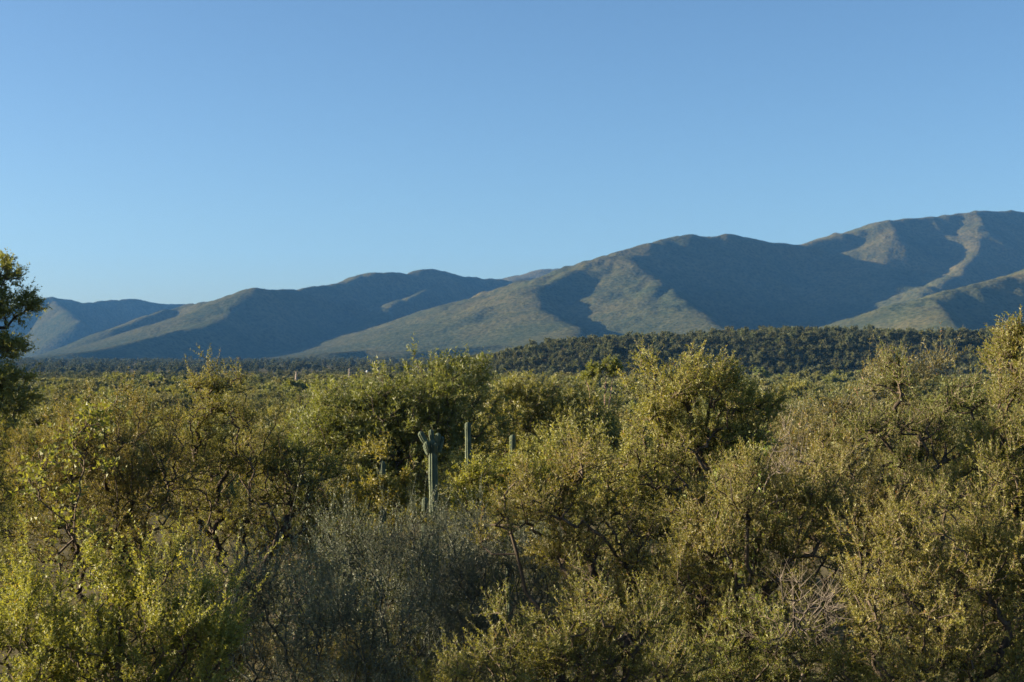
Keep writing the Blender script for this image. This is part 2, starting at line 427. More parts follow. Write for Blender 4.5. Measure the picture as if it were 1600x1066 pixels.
def plant_meshes(name, blobs, seed, dens=34.0, leaf=(0.029, 0.0082), twigs=3, per=24, twl=0.17, bf=0.35, tip=0.0035, power=0.36, up=0.35,
                 shoots=40, shl=0.26, gap=0.20, clump=0.34, fork=0.4, trunk_r=0.022, base=(0, 0, 0), droop=0.0, shell=0.35, perp=1.0, bare=0.0, skirt=True, puff=1.05, spray=0.5):
    """branches and leaves that fill the ellipsoids BLOBS [(cx,cy,cz,rx,ry,rz)] (metres, from the base of the plant)"""
    rg = np.random.default_rng(seed); base = np.array(base, float)
    pts = []; cents = []; nb = len(blobs)
    if skirt:
        bb = np.array(blobs); lo = bb[:, 2].min(); hw = (bb[:, 0].max() - bb[:, 0].min()) * 0.5
        if lo > 0.9:
            blobs = list(blobs) + [(bb[:, 0].mean() * 0.7 + rg.normal() * 0.3 * hw, rg.normal() * 0.3, lo * f, 0.35 + 0.5 * hw, 0.35 + 0.35 * hw, lo * 0.32) for f in (0.72, 0.62, 0.35)]
    for bi, (cx, cy, cz, rx, ry, rz) in enumerate(blobs):
        rx, ry, rz = rx * puff, ry * puff, rz * puff
        c = np.array([cx, cy, cz]); r = np.array([rx, ry, rz]); cents.append(c)
        area = 4 * np.pi * (((rx * ry) ** 1.6 + (rx * rz) ** 1.6 + (ry * rz) ** 1.6) / 3) ** (1 / 1.6)
        n = int(area * dens * DENS * (1.0 if bi < nb else 0.4)) + 6
        nc = max(6, int(n * 0.11))
        d = unit(rg.normal(size=(nc, 3))); rad = shell + (1 - shell) * rg.random((nc, 1)) ** 0.6
        rad = rad * (1 + 0.18 * rg.normal(size=(nc, 1)))
        cc = c + d * rad * r
        k = rg.random(nc) > gap
        cc = cc[k]
        if len(cc) == 0: continue
        pick = rg.integers(0, len(cc), n)
        o_ = unit((cc - c) / r); ax_ = unit(o_ * 0.55 + np.array([0, 0, up * 0.9 - droop]) + rg.normal(size=cc.shape) * 0.38)
        Ls = spray * np.minimum(1.0, r.mean() / 0.5) * rg.uniform(0.5, 1.3, len(cc))
        tt = rg.random(n)
        q = cc[pick] + ax_[pick] * ((tt - 0.35) * Ls[pick])[:, None] + rg.normal(size=(n, 3)) * clump * Ls[pick][:, None] * (0.55 - 0.35 * tt)[:, None]
        pts.append(q)
    P = np.concatenate(pts)
    P = P[P[:, 2] > base[2] + 0.15]
    cents = np.array(cents); low = cents.mean(0); top = P[:, 2].max()
    low[2] = cents[:len(cents), 2].mean(); fk = base + (low - base) * fork
    ch = [base]
    for t in (0.3, 0.6, 1.0): ch.append(base + (fk - base) * t + rg.normal(size=3) * np.array([0.07, 0.07, 0.02]) * t)
    limbs = []
    for c in cents:
        L = np.linalg.norm(c - fk); m = max(2, int(L / 0.28))
        for t in np.linspace(0, 1, m + 1)[1:]:
            limbs.append(fk + (c - fk) * np.array([t, t, t ** 0.85]) + rg.normal(size=3) * 0.045)
    P = np.concatenate([np.array(ch), np.array(limbs), P])
    nr = len(ch); ncar = nr + len(limbs)
    par, order = grow(P, nr, bf)
    n = len(P); cnt = np.zeros(n); kids = np.zeros(n, int)
    for i in reversed(order):
        cnt[i] += 1
        if par[i] >= 0: cnt[par[i]] += cnt[i]; kids[par[i]] += 1
    rad = tip * cnt ** power
    e = np.array([i for i in range(n) if par[i] >= 0]); p = par[e]
    A, B = P[p], P[e]
    ra = np.minimum(rad[p], rad[e] * 1.25); rb = rad[e]
    thick = rb > trunk_r
    th_parts, br_parts = [], []
    if thick.any(): th_parts.append(tubes(A[thick], B[thick] + unit(B[thick] - A[thick]) * 0.01, ra[thick], rb[thick], 7))
    thin = ~thick
    if thin.any(): br_parts.append(tubes(A[thin], B[thin], ra[thin], rb[thin] * 0.9, 3))
    # leafy twigs
    leafy = e[(cnt[e] < 9)]
    cen = P[ncar:].mean(0)
    L0 = []; D0 = []; LEN = []
    for i in leafy:
        k = twigs if cnt[i] < 5 else max(1, twigs - 1)
        a, b = P[par[i]], P[i]; ed = (b - a) / (np.linalg.norm(b - a) + 1e-6)
        out = (b - cen) / (np.linalg.norm(b - cen) + 1e-6)
        for q in range(k):
            t = rg.random() if q else 1.0
            L0.append(a + (b - a) * t)
            D0.append(ed * 0.55 + out * 0.35 + np.array([0, 0, up - droop]) + rg.normal(size=3) * 0.55)
            LEN.append(twl * (0.6 + 0.8 * rg.random()))
    hi = leafy[np.argsort(-(np.linalg.norm((P[leafy] - cen) / (P.std(0) + 0.1), axis=1) + 0.8 * (P[leafy][:, 2] - cen[2]) / (P[:, 2].std() + 0.1) + rg.random(len(leafy)) * 1.6))[:shoots]]
    for i in hi:
        out = (P[i] - cen) / (np.linalg.norm(P[i] - cen) + 1e-6)
        L0.append(P[i]); D0.append(out * 0.5 + np.array([0, 0, 0.65]) + rg.normal(size=3) * 0.28); LEN.append(shl * (0.5 + 0.8 * rg.random()))
    L0 = np.array(L0); D0 = unit(np.array(D0)); LEN = np.array(LEN)
    if len(L0):
        rt = np.full(len(L0), tip * 0.62)
        # bent twig in two pieces
        mid = L0 + D0 * LEN[:, None] * 0.5; D1 = D0; end = mid + D1 * LEN[:, None] * 0.5
        br_parts.append(ribbons(L0, end, rt))
        has = rg.random(len(L0)) >= bare
        nl = np.maximum(3, (per * LEN / twl).astype(int)) * has
        ix = np.repeat(np.arange(len(L0)), nl); m = len(ix)
        t = rg.random(m)
        pos = np.where(t[:, None] < 0.5, L0[ix] + (mid - L0)[ix] * (t[:, None] * 2), mid[ix] + (end - mid)[ix] * (t[:, None] * 2 - 1))
        dd = np.where(t[:, None] < 0.5, D0[ix], D1[ix])
        pv = rg.normal(size=(m, 3)); pv = unit(pv - dd * (pv * dd).sum(1, keepdims=True))
        ax = unit(dd * 0.55 + pv * perp + np.array([0, 0, 0.18]))
        wd = unit(np.cross(ax, rg.normal(size=(m, 3))))
        sc = (0.65 + 0.6 * rg.random(m))[:, None] * (1 - 0.35 * np.clip(t[:, None] - 0.6, 0, 1))
        ll = leaf[0] * sc; lw = leaf[1] * sc * 0.5
        nn = np.cross(ax, wd)
        V = np.stack([pos + wd * lw * 1.1, pos + ax * ll, pos + ax * ll * 0.25 - wd * lw * 1.1], 1).reshape(-1, 3)
        Qf = np.arange(m * 3).reshape(-1, 3)
        tw = rg.random(len(L0)); tone = np.repeat(np.clip(0.5 * tw[ix] + 0.5 * rg.random(m) + 0.10 * (t - 0.5), 0, 1), 3)
        leaf_me = np_mesh(name + '_crown', V, Qf, {'tone': tone}) if m else None
    else:
        leaf_me = None
    tr_me = np_mesh(name + '_trunk', *join(th_parts), smooth=True) if th_parts else None
    br_me = np_mesh(name + '_branches', *join(br_parts), smooth=True)
    return tr_me, br_me, leaf_me

NTRI = 0
DENS = 1.45
def make_plant(name, label, cat, loc, blobs, seed, leaf_m, bark_m='bark', twig_m='twig', group=None, **kw):
    global NTRI
    t, b, l = plant_meshes(name, blobs, seed, **kw)
    root = empty(name, loc)
    tag(root, label, cat, group)
    if t: obj('trunk', t, M[bark_m], root)
    obj('branches', b, M[twig_m], root)
    if l: obj('crown', l, M[leaf_m], root)
    for m in (t, b, l):
        if m: NTRI += len(m.loops) - 2 * len(m.polygons)
    return root

def fg(name, label, cat, Yd, bpx, blobs, seed, leaf_m, group=None, dz=0.9, **kw):
    """a plant of the foreground: base under photo column bpx at distance Yd, crown lobes given as (px, py, rx, ry[, dY])"""
    bx = (bpx - 800.0) / F * Yd; gz = float(ground_z(bx, Yd)); bl = []
    for q in blobs:
        px, py, rx, ry = q[:4]; dy = q[4] if len(q) > 4 else 0.0
        c = at(px, py, Yd + dy); s = (Yd + dy) / F
        bl.append((c[0] - bx, dy, c[2] - gz, rx * s, max(0.35, min(rx, 1.2 * ry) * s * dz), ry * s))
    if Yd < 11.5:                                  # nearest plants: finer leaves, more of them
        lf = kw.get('leaf', (0.029, 0.0082)); kw['leaf'] = (lf[0] * .82, lf[1] * .85); kw['per'] = int(kw.get('per', 24) * 1.35)
    return make_plant(name, label, cat, (bx, Yd, gz - 0.03), bl, seed, leaf_m, group=group, **kw)

G1 = 'thorn trees in front of the viewpoint'
FG = {}
# tall tree cut by the left edge
FG['edge'] = fg('edge_tree', 'tall dark tree cut off by the left edge, rising above the far mountains', 'tree', 34, -95,
   [(0, 428, 28, 20), (-40, 450, 40, 22), (24, 470, 30, 15), (-4, 492, 40, 15), (-50, 520, 45, 22), (26, 536, 22, 11), (-12, 546, 30, 12), (8, 592, 40, 18), (-40, 604, 50, 26), (18, 630, 36, 20), (-60, 660, 60, 30), (-110, 480, 50, 30), (-120, 560, 60, 40), (-90, 435, 40, 25), (0, 680, 40, 24)],
   11, 'feather', spray=0.55, puff=1.0, skirt=False, dens=34, leaf=(0.085, 0.028), per=14, twl=0.30, shoots=60, shl=0.35, tip=0.006, gap=0.25, clump=0.4)
# left acacias
FG['left_a'] = fg('acacia_tree', 'broad olive thorn tree at left with a bushy crown above the bright green shrub', 'tree', 17, 190,
   [(120, 680, 70, 46), (70, 745, 62, 58), (190, 705, 80, 60), (150, 780, 90, 70), (250, 765, 75, 64, .4), (60, 820, 60, 45), (215, 655, 42, 22, .5), (200, 850, 90, 50, .3)],
   21, 'acacia', G1, dens=56, bf=0.3)
FG['left_b'] = fg('acacia_tree', 'thorn tree whose bare dark limb lifts a small crown above the plain', 'tree', 18.5, 330,
   [(338, 603, 46, 26), (365, 640, 40, 22), (310, 695, 66, 44), (296, 650, 30, 20), (400, 710, 70, 55), (340, 770, 90, 55), (440, 780, 70, 50), (480, 740, 50, 42), (500, 800, 45, 35), (390, 840, 80, 40)],
   22, 'acacia', G1, dens=50, bf=0.32, tip=0.0042)
FG['left_broad'] = fg('broadleaf_shrub', 'shrub of pale broad leaves catching the light inside the left thorn tree', 'shrub', 15.6, 110,
   [(115, 700, 38, 48), (60, 745, 36, 22), (130, 665, 26, 22), (90, 790, 34, 40)], 23, 'broad', dens=13, leaf=(0.06, 0.036), per=5, twl=0.2, shoots=8, up=0.0, droop=0.2, tip=0.003)
# bright bush lower left
FG['bright'] = fg('bright_shrub', 'bright green shrub with upright leafy spires in the lower left corner', 'shrub', 9.2, 190,
   [(15, 1000, 40, 50, .2), (215, 935, 34, 60), (270, 975, 55, 65), (170, 995, 55, 60), (120, 1035, 60, 50, .2), (60, 985, 34, 60, .2), (40, 1075, 60, 60), (230, 1065, 80, 60), (310, 1005, 50, 36), (120, 1125, 90, 50), (250, 1135, 90, 50), (355, 995, 22, 12), (20, 1165, 80, 60)],
   31, 'bright', spray=0.85, dens=84, leaf=(0.029, 0.0105), per=21, twl=0.17, shoots=110, shl=0.38, up=1.1, bf=0.5, gap=0.34, clump=0.13, tip=0.0028, fork=0.3)
# grey shrubs in the shade
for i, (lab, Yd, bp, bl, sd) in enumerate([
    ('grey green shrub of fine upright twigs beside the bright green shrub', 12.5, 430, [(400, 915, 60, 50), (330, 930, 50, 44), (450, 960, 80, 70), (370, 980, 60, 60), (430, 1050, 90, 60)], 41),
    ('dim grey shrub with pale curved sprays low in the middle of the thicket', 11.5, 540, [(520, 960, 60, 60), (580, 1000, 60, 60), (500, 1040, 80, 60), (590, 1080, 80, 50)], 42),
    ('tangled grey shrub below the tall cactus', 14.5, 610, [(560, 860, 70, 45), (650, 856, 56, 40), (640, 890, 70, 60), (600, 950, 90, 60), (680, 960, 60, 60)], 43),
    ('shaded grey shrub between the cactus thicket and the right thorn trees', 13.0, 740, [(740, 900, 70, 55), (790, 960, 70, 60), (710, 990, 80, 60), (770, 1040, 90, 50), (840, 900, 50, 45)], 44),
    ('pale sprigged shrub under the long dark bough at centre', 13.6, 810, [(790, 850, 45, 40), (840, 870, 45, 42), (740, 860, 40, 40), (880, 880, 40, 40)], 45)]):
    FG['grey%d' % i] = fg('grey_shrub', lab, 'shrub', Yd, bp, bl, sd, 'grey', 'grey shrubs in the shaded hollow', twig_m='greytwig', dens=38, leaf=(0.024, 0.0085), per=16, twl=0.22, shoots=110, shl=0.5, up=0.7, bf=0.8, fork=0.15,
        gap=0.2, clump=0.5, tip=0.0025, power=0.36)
# scrub round the cacti
FG['spindle'] = fg('spindly_shrub', 'thin stemmed yellow green shrub in front of the small cactus', 'shrub', 21, 600,
   [(592, 700, 24, 16), (560, 740, 34, 24), (600, 765, 26, 24), (625, 768, 20, 22), (545, 790, 40, 36), (600, 810, 45, 40), (655, 815, 30, 24), (640, 840, 34, 30), (520, 760, 24, 24), (575, 860, 60, 40)], 51, 'yellow', twig_m='greytwig', dens=22, leaf=(0.05, 0.018), per=12, shoots=16, gap=0.3, bf=0.7, fork=0.2)
FG['gold'] = fg('yellow_shrub', 'rounded golden green shrub at the foot of the pair of cactus columns', 'shrub', 21.5, 775,
   [(742, 740, 18, 14), (802, 730, 20, 14), (740, 768, 46, 26), (790, 758, 50, 28), (835, 775, 46, 34), (735, 795, 34, 34), (780, 815, 80, 50), (858, 728, 24, 18)], 52, 'yellow', dens=34, leaf=(0.045, 0.016), per=13, shoots=14, shl=.25, gap=0.15)
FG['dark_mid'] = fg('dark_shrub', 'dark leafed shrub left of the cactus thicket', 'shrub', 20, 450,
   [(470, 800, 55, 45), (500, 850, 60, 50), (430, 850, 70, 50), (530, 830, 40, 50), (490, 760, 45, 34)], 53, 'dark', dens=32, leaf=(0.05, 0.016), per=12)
# feathery trees behind the cacti
FG['feather_a'] = fg('feathery_tree', 'large feathery yellow green tree behind the cactus columns', 'tree', 44, 620,
   [(560, 660, 66, 36), (640, 634, 66, 36), (700, 608, 38, 26), (700, 660, 60, 45), (610, 690, 90, 40), (510, 680, 45, 45), (670, 720, 80, 45), (560, 740, 80, 45)], 61, 'feather', spray=1.2, dens=15, leaf=(0.13, 0.032), per=14, twl=0.4, tip=0.007, shoots=60, shl=0.55, gap=0.15, clump=0.5)
FG['feather_b'] = fg('feathery_tree', 'feathery tree standing right of the cactus columns', 'tree', 48, 850,
   [(800, 650, 46, 28), (860, 655, 50, 32), (790, 695, 50, 38), (870, 690, 70, 45), (930, 672, 42, 34), (940, 710, 60, 40), (820, 740, 90, 40), (800, 618, 18, 12)], 62, 'feather', spray=1.2, dens=15, leaf=(0.13, 0.032), per=14, twl=0.4, tip=0.007, shoots=50, shl=0.55, gap=0.15, clump=0.5)
FG['umbrella'] = fg('umbrella_tree', 'small flat topped tree with rusty leaves on a pinkish trunk', 'tree', 95, 945,
   [(925, 582, 14, 7), (948, 574, 18, 6), (960, 580, 12, 6), (915, 592, 10, 6)], 63, 'yellow', bark_m='pinkbark', spray=0.6, skirt=False, dens=20, leaf=(0.13, 0.05), per=12, twl=0.3, tip=0.007, shoots=10, shl=0.3, gap=0.1)  # the pinkish upright under the crown is this tree's own trunk
FG['mid_green'] = fg('leafy_shrub', 'grey green shrub with upright sprays right of the golden shrub', 'shrub', 26, 890,
   [(880, 710, 50, 36), (930, 740, 50, 40), (850, 740, 40, 36), (900, 780, 70, 40)], 64, 'feather', dens=22, leaf=(0.07, 0.02), per=12, twl=0.28, shoots=50, shl=0.4)
# the large thorn trees on the right
FG['main'] = fg('acacia_tree', 'tall thorn tree right of centre with a dark leaning trunk and flat right bough', 'tree', 12.5, 1075,
   [(1060, 599, 62, 26), (1110, 594, 50, 22), (1030, 644, 46, 34), (1100, 654, 70, 36), (1165, 626, 40, 12), (1205, 642, 22, 8), (1040, 704, 60, 36), (1120, 704, 40, 24), (990, 734, 55, 40), (1000, 784, 70, 40), (1165, 676, 30, 9)],
   71, 'acacia', G1, gap=0.32, dens=80, bf=0.32, tip=0.0036, shoots=60, shl=0.2, fork=0.62, leaf=(0.028, 0.008))
FG['bough'] = fg('acacia_tree', 'thorn tree with a long dark bough reaching left over the shaded shrubs', 'tree', 11.8, 960,
   [(850, 780, 70, 42), (800, 810, 36, 30), (900, 740, 50, 30), (930, 830, 70, 50), (1000, 850, 70, 50), (960, 910, 70, 45), (880, 850, 40, 26), (1020, 930, 60, 50)],
   72, 'acacia', G1, dens=62, bf=0.3, tip=0.004, shoots=50, shl=0.25, leaf=(0.028, 0.008))
FG['low_mid'] = fg('acacia_tree', 'low thorn tree filling the bottom edge right of the shaded shrubs', 'tree', 9.6, 900,
   [(880, 1000, 80, 50), (960, 980, 70, 60), (800, 1040, 70, 40), (900, 1070, 110, 50), (1020, 1030, 70, 70), (730, 1075, 50, 30)],
   73, 'acacia', G1, dens=62, shoots=60, shl=0.25, leaf=(0.027, 0.008))
FG['low_right'] = fg('acacia_tree', 'spreading thorn tree whose crown fills the foot of the tall leaning tree', 'tree', 11.0, 1160,
   [(1110, 800, 75, 45), (1190, 790, 75, 45), (1150, 860, 90, 50), (1250, 830, 70, 50), (1080, 880, 60, 50), (1110, 950, 80, 55), (1200, 920, 70, 45), (1280, 770, 60, 36)],
   74, 'acacia', G1, dens=60, shoots=50, shl=0.25)
FG['right_mid'] = fg('acacia_tree', 'sparse thorn tree at right with many dark forked limbs showing', 'tree', 15.5, 1440,
   [(1400, 640, 50, 40), (1470, 620, 50, 34), (1440, 690, 70, 45), (1510, 680, 50, 45), (1370, 690, 45, 36), (1420, 590, 30, 20), (1460, 740, 80, 36)],
   75, 'bright', G1, dens=38, tip=0.0046, gap=0.3, shoots=60, shl=0.3, fork=0.5, bare=0.15)
FG['right_edge'] = fg('acacia_tree', 'bright thorn tree at the right edge reaching above the wooded ridge', 'tree', 12.0, 1590,
   [(1572, 548, 18, 26), (1596, 560, 26, 34), (1575, 582, 24, 32), (1590, 642, 40, 50), (1550, 702, 50, 45), (1600, 742, 60, 60), (1540, 772, 50, 45), (1600, 842, 70, 60), (1650, 672, 60, 80), (1680, 802, 80, 90)],
   76, 'bright', G1, dens=56, shoots=90, shl=0.22, up=0.6, bf=0.45)
FG['low_right_b'] = fg('acacia_tree', 'dense thorn tree in the lower right corner', 'tree', 9.8, 1500,
   [(1440, 860, 80, 50), (1520, 840, 80, 50), (1400, 930, 80, 50), (1500, 930, 90, 60), (1580, 920, 60, 70), (1440, 1010, 90, 60), (1550, 1020, 90, 60), (1370, 1040, 70, 40), (1650, 960, 80, 90)],
   77, 'acacia', G1, dens=58, shoots=60, shl=0.25)
FG['right_fill'] = fg('acacia_tree', 'olive thorn tree between the leaning tree and the sparse forked tree', 'tree', 13.5, 1330,
   [(1300, 750, 60, 45), (1370, 780, 70, 45), (1330, 830, 80, 50), (1420, 800, 60, 45), (1290, 820, 60, 50), (1390, 860, 80, 40)],
   78, 'acacia', G1, dens=46, shoots=50, shl=0.28)
FG['rust'] = fg('rusty_shrub', 'rust tinged twiggy shrub in front of the wooded ridge at right', 'shrub', 24, 1320,
   [(1285, 668, 44, 32), (1345, 625, 44, 36), (1395, 602, 42, 34), (1320, 690, 80, 45), (1260, 710, 60, 45), (1400, 660, 60, 50), (1440, 590, 40, 30)],
   79, 'brown', twig_m='greytwig', dens=24, leaf=(0.06, 0.017), per=10, twl=0.3, shoots=90, shl=0.55, gap=0.2, bare=0.1)
FG['dead'] = fg('dead_tree', 'tangle of bare grey dead branches among the lower right thorn trees', 'dead tree', 10.2, 1270,
   [(1240, 940, 50, 26), (1300, 965, 55, 26), (1220, 985, 40, 24)], 80, 'acacia', bark_m='dead', twig_m='dead', dens=52, bare=1.0, twigs=2, shoots=4, shl=.2, tip=0.0026, power=.34, trunk_r=.012, skirt=False, bf=.25)
FG['dead_b'] = fg('dead_shrub', 'leafless grey shrub with crooked twigs behind the leaning tree', 'dead shrub', 16.5, 1200,
   [(1190, 740, 40, 34), (1230, 710, 40, 30), (1170, 790, 40, 30)], 81, 'acacia', bark_m='dead', twig_m='dead', dens=22, bare=1.0, twigs=2, shoots=24, shl=0.4, tip=0.0035)
FG['bottom'] = fg('acacia_tree', 'shaded thorn tree at the bottom edge between the dead branches and the corner tree', 'tree', 10.4, 1180,
   [(1130, 1020, 80, 50), (1230, 1050, 80, 40), (1320, 1060, 70, 40), (1100, 1080, 80, 40), (1200, 1000, 40, 30)], 82, 'acacia', G1, dens=50, shoots=40)
FG['green_vine'] = fg('vine_shrub', 'vivid green broad leaved plant right of the leaning trunk', 'shrub', 15.0, 1150,
   [(1160, 720, 24, 20), (1130, 740, 26, 20), (1180, 700, 18, 14)], 83, 'broad', dens=24, leaf=(0.07, 0.03), per=7, shoots=4, up=0.0, droop=0.2)


for k, x, y, rz, lab in (('low_right_b', -6.3, 12.4, 1.0, 'nearest'), ('bough', -7.6, 14.0, 2.2, 'farther'), ('left_b', -8.6, 12.0, 4.0, 'leftmost')):  # trees added out of view to cast shade over the grey shrubs
    o = copy_tree(FG[k]); o.location = (x, y, float(ground_z(x, y)) - .05); o.rotation_euler = (0, 0, rz); o.scale = (1.15, 1.15, 1.15)
    tag(o, 'unseen thorn tree added outside the left edge for its shadow, %s of three' % lab, 'tree', G1)

# more thorn trees behind the front row, hiding the slope down to the plain
rg = random.Random(4)
FILL = [('left_a', 26, 40, .9), ('left_b', 29, 180, .85), ('low_right', 27, 300, .9), ('bough', 30, 430, .8), ('low_right_b', 27, 1130, .85), ('right_fill', 30, 980, .85),
        ('rust', 30, 1500, .9), ('right_fill', 26, 1230, .9), ('left_a', 31, 1420, .9), ('gold', 27, 540, .9), ('mid_green', 33, 720, .8), 
        ('dark_mid', 16, 640, .8), ('grey2', 17, 540, .9), ('grey3', 16.5, 690, .9), ('grey0', 15, 330, .9), ('mid_green', 20, 950, .8), ('low_right', 17, 1560, .9),
        ('low_mid', 14.5, 560, .75), ('dark_mid', 17.5, 740, .75), ('left_a', 22, -60, .9), ('bough', 20, 1680, .9), ('low_mid', 14, 330, .8)]
FL = []
for k, Yd, px, sc in FILL:
    src = FG[k]; o = copy_tree(src)
    x = (px - 800) / F * Yd
    o.location = (x, Yd, float(ground_z(x, Yd)) - 0.05)
    o.rotation_euler = (0, 0, rg.uniform(0.8, 5.5)); o.scale = (sc, sc, sc * rg.uniform(0.85, 1.0))
    FL.append((o, px, Yd, 'scrub bush' if src['category'] == 'shrub' else 'thorn tree'))
FZ = [(0, 'at the left edge'), (260, 'behind the broad left thorn tree'), (480, 'behind the dark leafed shrub'), (700, 'among the cacti'), (1010, 'behind the long boughed tree'), (1290, 'behind the leaning thorn tree'), (9999, 'behind the right edge trees')]
BK = {}
for o, px, Yd, kd in FL: BK.setdefault((kd, next(z for lim, z in FZ if px < lim)), []).append((Yd, o))
for (kd, zn), L_ in BK.items():
    L_.sort(key=lambda q: q[0])
    for n_, (_, o) in enumerate(L_):
        tag(o, '%s crowded %s%s' % (kd, zn, '' if len(L_) < 2 else ', %s row back' % ('first second third fourth fifth sixth'.split()[min(n_, 5)])), 'shrub' if kd == 'scrub bush' else 'tree', 'thicket behind the front row')

# ------------------------------------------------------------------ cacti
def ribbed(path, radii, ribs=8, depth=0.32, seed=0):
    """ribbed cactus stem along PATH with a domed tip"""
    P = np.array(path, float); r0 = np.array(radii, float)
    seg = np.r_[0, np.cumsum(np.linalg.norm(np.diff(P, axis=0), axis=1))]; L = seg[-1]
    rt = r0[-1]; t = np.unique(np.r_[np.linspace(0, L - rt, max(4, int(L / 0.07))), L - rt + rt * np.sin(np.linspace(0, 1.5, 7))])
    C = np.stack([np.interp(t, seg, P[:, i]) for i in range(3)], 1); rr = np.interp(t, seg, r0)
    rr = rr * (1 + 0.07 * np.sin(t * 4.3 + seed) + 0.04 * np.sin(t * 13 + seed * 2))
    e = np.clip((t - (L - rt)) / rt, 0, 1); rr = rr * np.sqrt(np.maximum(1 - e ** 2, 0.02))
    T = unit(np.gradient(C, axis=0)); ref = np.array([0.2, 1.0, 0.1]); U = unit(np.cross(T, ref)); W = np.cross(T, U)
    k = ribs * 4; th = np.arange(k) * 2 * np.pi / k
    prof = np.array([1.0, 1 - depth * .45, 1 - depth, 1 - depth * .45])[np.arange(k) % 4]
    V = C[:, None] + (np.cos(th)[None, :, None] * U[:, None] + np.sin(th)[None, :, None] * W[:, None]) * (rr[:, None] * prof[None])[:, :, None]
    n = len(t); V = V.reshape(-1, 3)
    i = (np.arange(n - 1) * k)[:, None]; j = np.arange(k)[None]; j2 = (j + 1) % k
    Q = np.stack([i + j, i + j2, i + k + j2, i + k + j], -1).reshape(-1, 4)
    V = np.concatenate([V, C[-1:] + T[-1:] * 0.01]); last = (n - 1) * k
    capq = np.array([[last + a, last + (a + 1) % k, last + (a + 2) % k, n * k] for a in range(0, k, 2)])
    Q = np.concatenate([Q, capq])
    rib = np.tile((np.arange(k) % 4 == 0).astype(float), n); rib = np.r_[rib, 0.5]
    return np_mesh('cactus_stem', V, Q, {'rib': rib}, smooth=True)

def cactus(label, px, Yd, top, wpx, arms=(), seed=0, lean=0.0, name='column_cactus', ribs=8):
    x = (px - 800) / F * Yd; gz = float(ground_z(x, Yd)); h = CAMZ + (HOR - top) / F * Yd - gz; r = wpx / F * Yd * 0.5
    root = empty(name, (x, Yd, gz - 0.05)); tag(root, label, 'cactus', 'column cacti in the thicket')
    obj('stem', ribbed([(0, 0, 0), (lean * .4, 0, h * .5), (lean, 0, h)], [r * 1.1, r * 1.04, r * .86], ribs, seed=seed), M['cactus'], root)
    s = Yd / F
    for (ax, ay, bx_, by, w, dy) in arms:     # from pixel (ax, ay) on the stem to tip (bx_, by)
        a = np.array([(ax - px) * s, dy * .2, CAMZ + (HOR - ay) * s - gz]); b = np.array([(bx_ - px) * s, dy, CAMZ + (HOR - by) * s - gz])
        m = a * .45 + b * .55 + np.array([0, 0, -0.03])
        obj('arm', ribbed([a, m, b], [w * s * .38, w * s * .5, w * s * .48], 7, seed=seed + ax), M['cactus'], root)
    return root
cactus('tall cactus column crowned by a cluster of short stubby arms', 679, 25, 682, 15, [(671, 694, 656, 670, 9.5, -.05), (676, 690, 673, 667, 9, .04), (683, 692, 685, 672, 9, -.06), (672, 702, 667, 685, 8, -.15), (686, 702, 691, 678, 7.5, .05), (682, 704, 681, 687, 7, -.16), (669, 706, 662, 690, 6.5, .1)], 1, lean=-0.03)
cactus('slender upright cactus column, taller of the pair right of the armed cactus', 737, 25.5, 655, 11.5, [], 2, lean=-0.07)
cactus('short cactus column at the right end of the cactus row', 796, 26, 675, 11.5, [], 3, lean=0.06)
cactus('round topped cactus stump showing through the thin stemmed shrub', 598, 24, 716, 12, [], 4)
cactus('bluish cactus half hidden left of the thin stemmed shrub', 484, 24, 716, 12, [(484, 735, 477, 720, 7, -.05)], 5)
cactus('low cactus column in front of the foot of the armed cactus', 664, 22.5, 772, 12, [], 6)
def lathe(prof, k=10):
    th = np.arange(k) * 2 * np.pi / k
    V = np.concatenate([np.stack([r * np.cos(th), r * np.sin(th), np.full(k, z)], 1) for r, z in prof]); n = len(prof)
    i = (np.arange(n - 1) * k)[:, None]; j = np.arange(k)[None]; j2 = (j + 1) % k
    return V, np.stack([i + j, i + j2, i + k + j2, i + k + j], -1).reshape(-1, 4)
def post(name, label, cat, px, Yd, top, prof, mat, head=None):
    x = (px - 800) / F * Yd; gz = float(ground_z(x, Yd)); h = CAMZ + (HOR - top) / F * Yd - gz
    root = empty(name, (x, Yd, gz - .05)); tag(root, label, cat)
    obj('shaft', np_mesh('shaft', *lathe([(r, z if z >= 0 else h + z) for r, z in prof])), M[mat], root)
    if head: obj('head', np_mesh('head', *lathe([(r, h + z) for r, z in head])), M['white'], root)
    return root
post('marker_post', 'thin post with a small white head on the far plain', 'post', 573.5, 650, 579, [(.16, 0), (.14, -.9), (.0, -.8)], 'post', [(.0, -.9), (.45, -.8), (.5, -.2), (.25, .02), (0, .06)])
post('tapering_stack', 'brown tapering stack far out on the plain before the dark woodland', 'stack', 463, 640, 578, [(.75, 0), (.7, -4.5), (.45, -2.5), (.2, -.6), (.0, 0)], 'post')
post('thin_pole', 'thin pale pole on the far plain left of the white headed post', 'pole', 546, 650, 575, [(.42, 0), (.36, -3), (.3, -.2), (.0, 0)], 'post')

